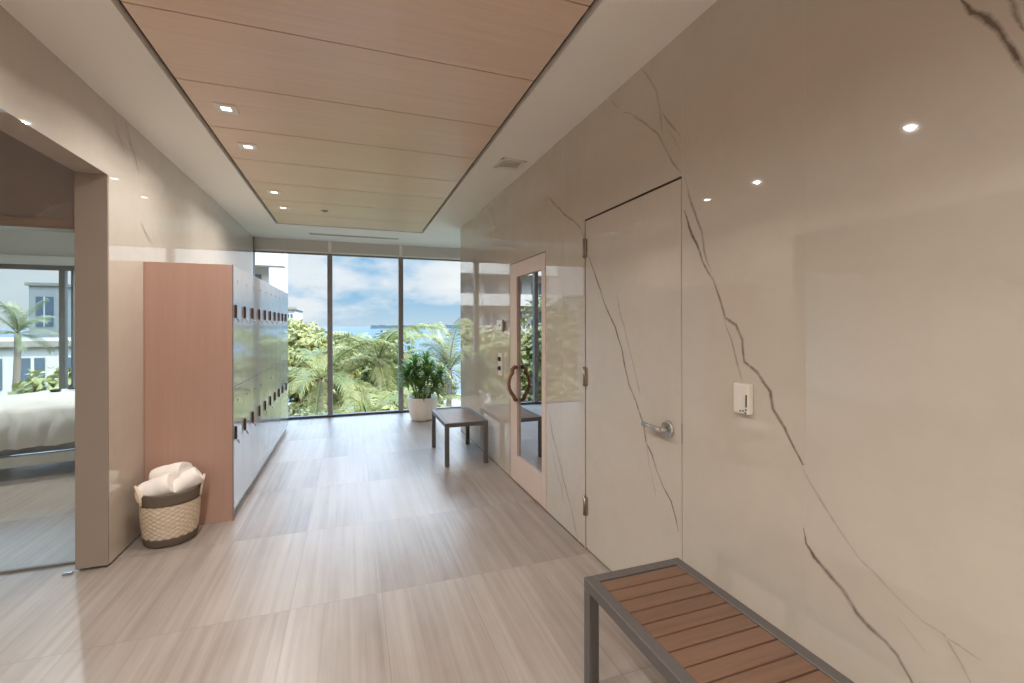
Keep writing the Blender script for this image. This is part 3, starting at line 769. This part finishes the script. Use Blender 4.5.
tops = [(-0.24, -0.02, 0.66), (-0.12, -0.06, 0.87), (0.06, 0.05, 0.88), (0.04, -0.10, 0.72), (0.27, 0.0, 0.68), (-0.05, -0.16, 0.52), (0.18, -0.12, 0.55), (-0.18, 0.10, 0.76), (0.14, 0.14, 0.76), (-0.10, 0.02, 0.70)]
for k, (x, y, z) in enumerate(tops):
    b = MB(); b.tube([(x * 0.35, y * 0.35, 0.30), (x * 0.6, y * 0.6, 0.30 + (z - 0.3) * 0.5), (x, y, z)], [0.013, 0.011, 0.008], 8); b.build('stem', M['stem'], t)
    b = MB(); rr = random.Random(k)
    for i in range(46):
        u = i / 46
        strap(b, (x, y, z - 0.12 + 0.12 * u), i * 2.39996, 0.05 + 1.25 * u + rr.uniform(-.15, .15), rr.uniform(0.16, 0.24), 0.022, 1.0 - 0.3 * u)
    b.build('leaf_rosette', M['plant'], t, normals=False)

# ------------------------------------------------------------------ TREATMENT ROOM BED
O3 = (-2.60, 6.0, 0); RZ = math.radians(13)
t = empty('treatment_bed', O3, 'low white treatment bed with light frame behind the glass partition', 'bed', rz=RZ)
hx, hy = 0.78, 0.42
b = MB()
b.box(-hx, hx, -hy, -hy + 0.06, 0.10, 0.20, 0, 0.004); b.box(-hx, hx, hy - 0.06, hy, 0.10, 0.20, 0, 0.004); b.box(-hx, -hx + .06, -hy + .06, hy - .06, .10, .20, 0, 0.004); b.box(hx - .06, hx, -hy + .06, hy - .06, .10, .20, 0, 0.004)
b.build('frame', M['tablepaint'], t)
for sx in (-1, 1):
    for sy in (-1, 1):
        b = MB(); b.box(sx * (hx - .05) - .045, sx * (hx - .05) + .045, sy * (hy - .05) - .045, sy * (hy - .05) + .045, 0, .10, 0, .006); b.build('leg', M['tablepaint'], t)
b = MB(); b.box(-hx + .10, hx - .04, -hy + .08, hy - .08, .20, .36, 0, .01); b.build('pedestal', M['bedgrey'], t)
b = MB(); b.box(-hx - .02, hx + .02, -hy, hy, .36, .60, 0, .05, 4); b.build('mattress', M['bedgrey'], t)
def duvet(u, v):
    a, c = u * 2 - 1, v * 2 - 1
    sx, sy = hx + 0.10, hy + 0.10
    # flat domed top which drops at the rim
    ra = max(abs(a), abs(c))
    x = max(-1, min(1, a * 1.28)) * sx; y = max(-1, min(1, c * 1.42)) * sy
    drop = max(0, abs(a) - 0.78) / 0.22; drop2 = max(0, abs(c) - 0.70) / 0.30
    dp = max(drop, drop2)
    z = 0.75 - 0.07 * (abs(x / sx) ** 3 + abs(y / sy) ** 3) - 0.36 * dp
    bul = math.sin(min(1, dp) * PI) * 0.07
    if drop2 >= drop and drop2 > 0: y += math.copysign(bul, c)
    elif drop > 0: x += math.copysign(bul, a)
    nz = noise.noise(Vector((x * 4, y * 4, z * 5))) * 0.022 + noise.noise(Vector((x * 11, y * 3, z * 3))) * 0.010
    fold = abs(noise.noise(Vector((x * 7.0, y * 2.5, z * 2.0 + 4)))) ** 0.6 * 0.035 + abs(noise.noise(Vector((x * 16, y * 7, z * 3)))) * 0.014
    nz -= fold
    return Vector((x + nz * (1 if dp > 0 else .3), y - math.copysign(nz, -c) * (1 if dp > 0 else .3), z + nz * 0.8))
b = MB(); b.grid(duvet, 120, 90); dv = b.build('duvet', M['linen'])
dv.location = O3; dv.rotation_euler = (0, 0, RZ)
tag(dv, 'puffy white duvet spread over the treatment bed', 'duvet')
for k, (x, y, lb) in enumerate(((-0.24, -0.08, 'small dark flat stone lying nearer on the white duvet'), (-0.14, 0.06, 'small dark flat stone lying farther back on the white duvet'))):
    b = MB(); b.lathe([(0.0, -0.014), (0.028, -0.011), (0.040, 0.0), (0.028, 0.011), (0.0, 0.014)], 24, sx=1.2)
    s_ = b.build('massage_stone', M['black']); v = Matrix.Rotation(RZ, 3, 'Z') @ Vector((x, y, 0.757)); s_.location = (O3[0] + v.x, O3[1] + v.y, v.z)
    tag(s_, lb, 'stone', 'stones on the duvet')
b = MB(); b.box(-1.535, -1.49, 3.25, 3.272, 0, 0.012, 0, 0.003); ft = b.build('floor_guide', M['chrome'], None, (-1.51, 3.26, 0)); tag(ft, 'small shiny metal floor guide at the foot of the stone pillar', 'door guide')

# ------------------------------------------------------------------ OUTSIDE
GZ = -5.6
b = MB(); b.box(-200, 14, 7.9, 46, GZ - 0.3, GZ); b.box(-400, -7, 46, 400, GZ - 0.3, GZ)
struct(b.build('ground', M['ground']), 'sandy ground far below the windows')
b = MB(); b.box(-3000, 3000, 7.7, 5000, GZ - 1.2, GZ - 0.7); struct(b.build('sea', M['sea']), 'calm pale blue sea reaching the horizon')

def leaf_mass(name, label, c, rx, ry, rz, n, size, mat, seed, group, trunk=True, flat=0.0):
    rr = random.Random(seed)
    t = empty(name, (c[0], c[1], GZ), label, 'tree' if trunk else 'shrub', group)
    o = (c[0], c[1], GZ)
    b = MB()
    blobs = []
    for i in range(16):
        a = rr.uniform(0, 2 * PI); e = rr.uniform(-0.6, 1.0)
        k = rr.uniform(0.35, 0.78)
        blobs.append((c[0] + rx * k * math.cos(a) * math.cos(e), c[1] + ry * k * math.sin(a) * math.cos(e), c[2] + rz * k * math.sin(e), rr.uniform(0.28, 0.48)))
    for i in range(n):
        bl = blobs[i % 16]
        d = Vector((rr.gauss(0, 1), rr.gauss(0, 1), rr.gauss(0, 1))).normalized()
        k = rr.uniform(0.7, 1.06)
        p = Vector((bl[0] + d.x * rx * bl[3] * k, bl[1] + d.y * ry * bl[3] * k, bl[2] + d.z * rz * bl[3] * k))
        nn = (d + Vector((rr.gauss(0, .5), rr.gauss(0, .5), rr.gauss(0.3, .5)))).normalized()
        tdir = nn.cross(Vector((rr.gauss(0, 1), rr.gauss(0, 1), rr.gauss(0, 1)))).normalized(); sd = nn.cross(tdir)
        L = size * rr.uniform(0.7, 1.4); w = L * 0.30
        vs = [b.bm.verts.new(p - tdir * L * .5), b.bm.verts.new(p + sd * w - nn * w * .3), b.bm.verts.new(p + tdir * L * .5), b.bm.verts.new(p - sd * w - nn * w * .3)]
        b.bm.faces.new(vs)
    b.build('crown', mat, t, o, normals=False)
    b = MB()
    if trunk:
        b.tube([(c[0], c[1], GZ), (c[0] + .1, c[1], GZ + (c[2] - GZ) * .5), (c[0], c[1], c[2])], [0.22, 0.17, 0.09], 10)
        for i in range(5):
            bl = blobs[i]; b.tube([(c[0], c[1], c[2] - rz * .5), ((c[0] + bl[0]) / 2, (c[1] + bl[1]) / 2, (c[2] - rz * .2 + bl[2]) / 2), bl[:3]], [0.09, 0.06, 0.03], 7)
        b.build('trunk', M['bark'], t, o)
    else:
        for i in range(6):
            bl = blobs[i]; b.tube([(c[0] + 0.1 * math.cos(i), c[1] + 0.1 * math.sin(i), GZ), (c[0] + (bl[0] - c[0]) * .5, c[1] + (bl[1] - c[1]) * .5, (GZ + bl[2]) / 2), bl[:3]], [0.05, 0.04, 0.02], 6)
        b.build('branches', M['bark'], t, o)
    return t

FR = {}
def frond_mesh(key, L, e0, bend, nl, ll, mat, seed):
    rr = random.Random(seed); b = MB()
    p = Vector((0, 0, 0)); e = e0; pts = []; es = []
    seg = 22
    for i in range(seg + 1):
        pts.append(p.copy()); es.append(e)
        e -= bend / seg * (0.4 + 1.2 * i / seg)
        p = p + Vector((math.cos(e), 0, math.sin(e))) * (L / seg)
    b.tube(pts, [0.035 * (1 - 0.85 * i / seg) for i in range(seg + 1)], 6, 0)
    for i in range(nl):
        u = 0.10 + 0.9 * i / nl
        fi = u * seg; k = min(seg - 1, int(fi)); q = pts[k].lerp(pts[k + 1], fi - k); e = es[k]
        tan = Vector((math.cos(e), 0, math.sin(e))); nrm = Vector((-math.sin(e), 0, math.cos(e)))
        l = ll * (0.45 + 0.9 * math.sin(min(1, u * 1.05) * PI * 0.86)) * rr.uniform(0.85, 1.1)
        for s in (-1, 1):
            side = Vector((0, s, 0))
            d0 = (side * 0.8 + tan * (0.55 + 0.5 * u) + nrm * 0.18).normalized()
            q1 = q + d0 * l * 0.45
            d1 = (d0 + Vector((0, 0, -0.55 + rr.uniform(-.2, .1)))).normalized(); q2 = q1 + d1 * l * 0.33
            d2 = (d1 + Vector((0, 0, -0.8))).normalized(); q3 = q2 + d2 * l * 0.27
            w = 0.019 + 0.009 * rr.random(); wv = tan
            a = [b.bm.verts.new(q - wv * w * .6), b.bm.verts.new(q + wv * w * .6)]
            c = [b.bm.verts.new(q1 - wv * w), b.bm.verts.new(q1 + wv * w)]
            d = [b.bm.verts.new(q2 - wv * w * .8), b.bm.verts.new(q2 + wv * w * .8)]
            t = b.bm.verts.new(q3)
            b.bm.faces.new((a[0], a[1], c[1], c[0])); b.bm.faces.new((c[0], c[1], d[1], d[0])); b.bm.faces.new((d[0], d[1], t))
    me = bpy.data.meshes.new('frond'); b.bm.to_mesh(me); b.bm.free(); me.materials.append(mat); FR[key] = me
VAR = {'g': [(0.95, 1.5), (0.70, 1.6), (0.42, 1.5), (0.10, 1.3), (-0.25, 0.9)], 'p': [(1.35, 0.7), (1.1, 1.1), (0.8, 1.4), (0.35, 1.4), (-0.1, 1.1)]}
for mk, mat in (('g', M['frond1']), ('p', M['frond2'])):
    for i, (e0, bd) in enumerate(VAR[mk]): frond_mesh((mk, i), 2.9, e0, bd, 40, 0.60, mat, i + 3)
frond_mesh(('d', 0), 2.0, -0.5, 1.0, 40, 0.5, M['deadfrond'], 9)
def palm(label, x, y, z, n, mk, seed, scale=1.0, lean=(0.4, 0.0), dead=0, group='palms outside the window', skip=0):
    rr = random.Random(seed)
    t = empty('palm_tree', (x, y, GZ), label, 'palm', group)
    b = MB(); pts = []; rads = []
    for i in range(15):
        u = i / 14
        pts.append((-lean[0] * (1 - u) ** 2, -lean[1] * (1 - u) ** 2, u * (z - GZ))); rads.append((0.17 - 0.06 * u) * (1.04 if i % 2 else 0.97) + (0.08 if i == 0 else 0))
    b.tube(pts, rads, 12); b.build('trunk', M['bark'], t)
    for i in range(n):
        vi = min(4, int(i / n * 5)); o = bpy.data.objects.new('frond', FR[(mk, vi)]); COL.objects.link(o); o.parent = t
        o.location = (0, 0, z - GZ - 0.02); o.rotation_euler = (rr.uniform(-.25, .25), rr.uniform(-.12, .12), i * 2.39996 + seed + rr.uniform(-.2, .2)); s = scale * rr.uniform(.88, 1.1); o.scale = (s, s, s)
    for i in range(dead):
        o = bpy.data.objects.new('dry_frond', FR[('d', 0)]); COL.objects.link(o); o.parent = t; o['label'] = 'dry yellow frond'
        o.location = (0, 0, z - GZ - 0.05); o.rotation_euler = (0, 0, -0.3 + i * 1.9); o.scale = (.8, .8, .8)
    return t
palm('green palm with arching fronds in front of the left window bay', -0.95, 16.5, -0.35, 15, 'g', 1, 1.0)
palm('green palm with broad arching fronds in the middle window bay', 1.0, 18.5, 0.15, 16, 'g', 5, 1.05)
palm('low green palm with fronds drooping to the sill of the middle bay', 0.45, 14.0, -1.5, 14, 'g', 8, 0.85)
palm('pale palm with upright fronds and a dry yellow frond against the sea', 4.55, 22.0, -0.75, 11, 'p', 3, 0.9, dead=2)
palm('low pale palm rising behind the potted plant', 2.9, 19.5, -2.3, 13, 'g', 12, 0.8)
palm('tall palm seen through the treatment room window', -14.3, 27.0, 1.1, 13, 'p', 4, 0.6)
TG = 'leafy trees outside the window'
leaf_mass('leafy_tree', 'round yellow-green tree filling the left window bay', (-3.0, 22, -1.0), 3.2, 3.0, 3.2, 7000, 0.30, M['leafA'], 1, TG)
leaf_mass('leafy_tree', 'mid green tree behind the palms at the middle mullion', (0.6, 31, -1.9), 4.2, 3.5, 3.4, 6500, 0.36, M['leafB'], 2, TG)
leaf_mass('leafy_tree', 'olive tree low beyond the right window bay', (4.6, 33, -3.1), 3.0, 3.0, 2.6, 4500, 0.34, M['leafC'], 3, TG)
leaf_mass('leafy_tree', 'yellow-green tree hidden left of the lockers', (-7.0, 19, -1.2), 3.2, 3.0, 3.4, 6000, 0.30, M['leafA'], 4, TG)
leaf_mass('leafy_tree', 'tall green tree reflected in the glass door', (-4.6, 14.5, 0.1), 2.0, 2.0, 3.2, 5500, 0.24, M['leafB'], 14, TG)
SG = 'shrubs below the window'
for k, (x, y, z, r, mt, lb) in enumerate(((-1.3, 11.6, -1.35, 1.1, 'leafC', 'olive shrub at the bottom of the left window bay'), (0.4, 11.2, -1.6, 1.1, 'leafA', 'yellow-green shrub at the bottom of the middle window bay'),
                                   (1.35, 12.6, -1.6, 1.0, 'leafA', 'yellow-green shrub behind the potted plant'), (-3.4, 11.8, -1.1, 1.3, 'leafA', 'yellow-green shrub beyond the wall end at left'), (2.6, 16.5, -2.6, 1.3, 'leafC', 'olive shrub low under the pale palms'))):
    leaf_mass('shrub', lb, (x, y, z), r, r, r * 0.95, 2600, 0.17, M[mt], 20 + k, SG, trunk=False)

def block(name, label, x0, x1, y0, y1, z1, rows, cols, mat, group='white houses outside', balcony=False):
    o = ((x0 + x1) / 2, y0, GZ)
    t = empty(name, o, label, 'building', group)
    b = MB(); b.box(x0, x1, y0, y1, GZ, z1); b.build('wall', mat, t, o)
    b = MB(); b.box(x0 - .25, x1 + .25, y0 - .25, y1 + .25, z1, z1 + .3, 0); b.build('roof', M['roof'], t, o)
    hs = (z1 - GZ) / rows; ws = (x1 - x0) / cols
    for r in range(rows):
        for c in range(cols):
            xa = x0 + (c + .22) * ws; xb = x0 + (c + .78) * ws; za = GZ + (r + .25) * hs; zb = GZ + (r + .8) * hs
            b = MB(); b.box(xa, xb, y0 - .06, y0 + .05, za, zb); b.box((xa + xb) / 2 - .06, (xa + xb) / 2 + .06, y0 - .1, y0 - .05, za, zb, 1); b.build('window', [M['bldgwin'], M['bldg']], t, o)
        if balcony:
            b = MB(); b.box(x0 - .3, x1 + 1.3, y0 - 1.5, y0, GZ + r * hs, GZ + r * hs + .3); b.box(x0 - .3, x1 + 1.3, y0 - 1.5, y0 - 1.42, GZ + r * hs + .3, GZ + r * hs + 1.1)
            b.build('balcony', M['bldg'], t, o)
    return t
block('apartment_building', 'tall white apartment building with balconies at the left edge of the end window', -16, -6.4, 42, 54, 24, 10, 4, M['bldg'], 'far buildings', True)
block('house', 'low white house with cream roof past the left window bay', -10.5, -7.0, 66, 76, 3.6, 3, 3, M['bldg'])
block('house', 'white house with dark windows seen across the bed', -27, -13.2, 31, 40, 0.35, 2, 8, M['bldg'])
block('tower_block', 'pale grey tower block above the white house', -30.9, -28.4, 60, 70, 5.6, 2, 1, M['bldg2'], 'far buildings')
block('house', 'white garden house behind the yellow-green tree', -10.5, -5.4, 27, 32, -1.6, 1, 4, M['bldg'])
b = MB()
vs = []
rr = random.Random(5); N_ = 120
top = []
for i in range(N_ + 1):
    x = 60 + (1100 - 60) * i / N_
    h = 3.0 + 4.5 * max(0, noise.noise(Vector((x * 0.012, 0, 3)))) + 6 * max(0, noise.noise(Vector((x * 0.05, 2, 0)))) * (1 if x < 420 else .4)
    top.append((x, h))
for (x, h), (x2, h2) in zip(top[:-1], top[1:]):
    b.box(x, x2 + .5, 1500, 1560, GZ - 1.0, h)
isl = b.build('island', M['isle'], None, (400, 1500, GZ)); tag(isl, 'low hazy island skyline on the far sea horizon', 'island')
b = MB(); b.box(2.3, 12.0, 26.0, 26.4, GZ, GZ + 1.1, 0, .03); b.box(2.2, 12.1, 25.9, 26.5, GZ + 1.1, GZ + 1.25, 0, .02)
sw = b.build('sea_wall', M['bldg'], None, (7, 26.2, GZ)); tag(sw, 'low white sea wall at the water edge past the potted plant', 'wall')

# ------------------------------------------------------------------ SKY, SUN
w = bpy.data.worlds.new('sky'); SC.world = w; w.use_nodes = True
nt = w.node_tree; nt.nodes.clear(); N = NT(nt)
out = nt.nodes.new('ShaderNodeOutputWorld'); bg = nt.nodes.new('ShaderNodeBackground')
tc = N.n('ShaderNodeTexCoord').outputs['Generated']
sp = N.n('ShaderNodeSeparateXYZ'); N.link(tc, sp.inputs[0])
z = N.math('MAXIMUM', sp.outputs[2], 0.0)
den = N.math('ADD', z, 0.16)
cv = N.n('ShaderNodeCombineXYZ'); N.link(N.math('DIVIDE', sp.outputs[0], den), cv.inputs[0]); N.link(N.math('DIVIDE', sp.outputs[1], den), cv.inputs[1]); N.link(N.math('MULTIPLY', z, 3.0), cv.inputs[2])
cl = N.noise(N.mapping(tc, (1, 1, 2.4), (3.1, 0.4, 0.2)), 4.2, 9.0, 0.56, 0.1)
bias = N.ramp(z, [(0.0, (0.0, 0, 0, 1)), (0.05, (0.05, .05, .05, 1)), (0.12, (0.13, .13, .13, 1)), (0.24, (0.10, .10, .10, 1)), (0.5, (0.0, .0, .0, 1))])
cf = N.ramp(N.math('ADD', cl, bias), [(0.47, (0, 0, 0, 1)), (0.60, (0.75, 0.75, 0.75, 1)), (0.80, (1, 1, 1, 1))])
blue = N.ramp(z, [(0.0, lin((190, 214, 230))), (0.06, lin((150, 194, 226))), (0.25, lin((126, 178, 222))), (0.8, lin((110, 164, 214)))])
shade = N.mix(N.noise(N.mapping(tc, (1, 1, 3.0), (1.1, 0.4, 0.26)), 9.0, 5.0), lin((226, 231, 235)), lin((255, 255, 253)))
col = N.mix(cf, blue, shade)
N.link(col, bg.inputs[0]); N.link(N.ramp(z, [(0.0, (0.64,) * 3 + (1,)), (0.15, (0.66,) * 3 + (1,)), (0.30, (1.9,) * 3 + (1,)), (0.52, (9.0,) * 3 + (1,))]), bg.inputs[1])
N.link(bg.outputs[0], out.inputs[0])
sun = bpy.data.lights.new('sun', 'SUN'); sun.energy = 7.0; sun.angle = 0.02; sun.color = (1, 0.96, 0.88)
so = bpy.data.objects.new('sun', sun); COL.objects.link(so)
so.rotation_euler = Vector((0.8, -0.5, 1.0)).to_track_quat('Z', 'Y').to_euler()

# ------------------------------------------------------------------ render look
SC.view_settings.view_transform = 'Standard'
try: SC.view_settings.look = 'None'
except Exception: pass
SC.view_settings.exposure = 0.72; SC.view_settings.gamma = 1.0; SC.view_settings.use_curve_mapping = False
cy = SC.cycles
cy.use_denoising = True
cy.max_bounces = 14; cy.diffuse_bounces = 8; cy.glossy_bounces = 6; cy.transparent_max_bounces = 16; cy.transmission_bounces = 8
cy.sample_clamp_indirect = 1.5; cy.caustics_reflective = False; cy.caustics_refractive = False
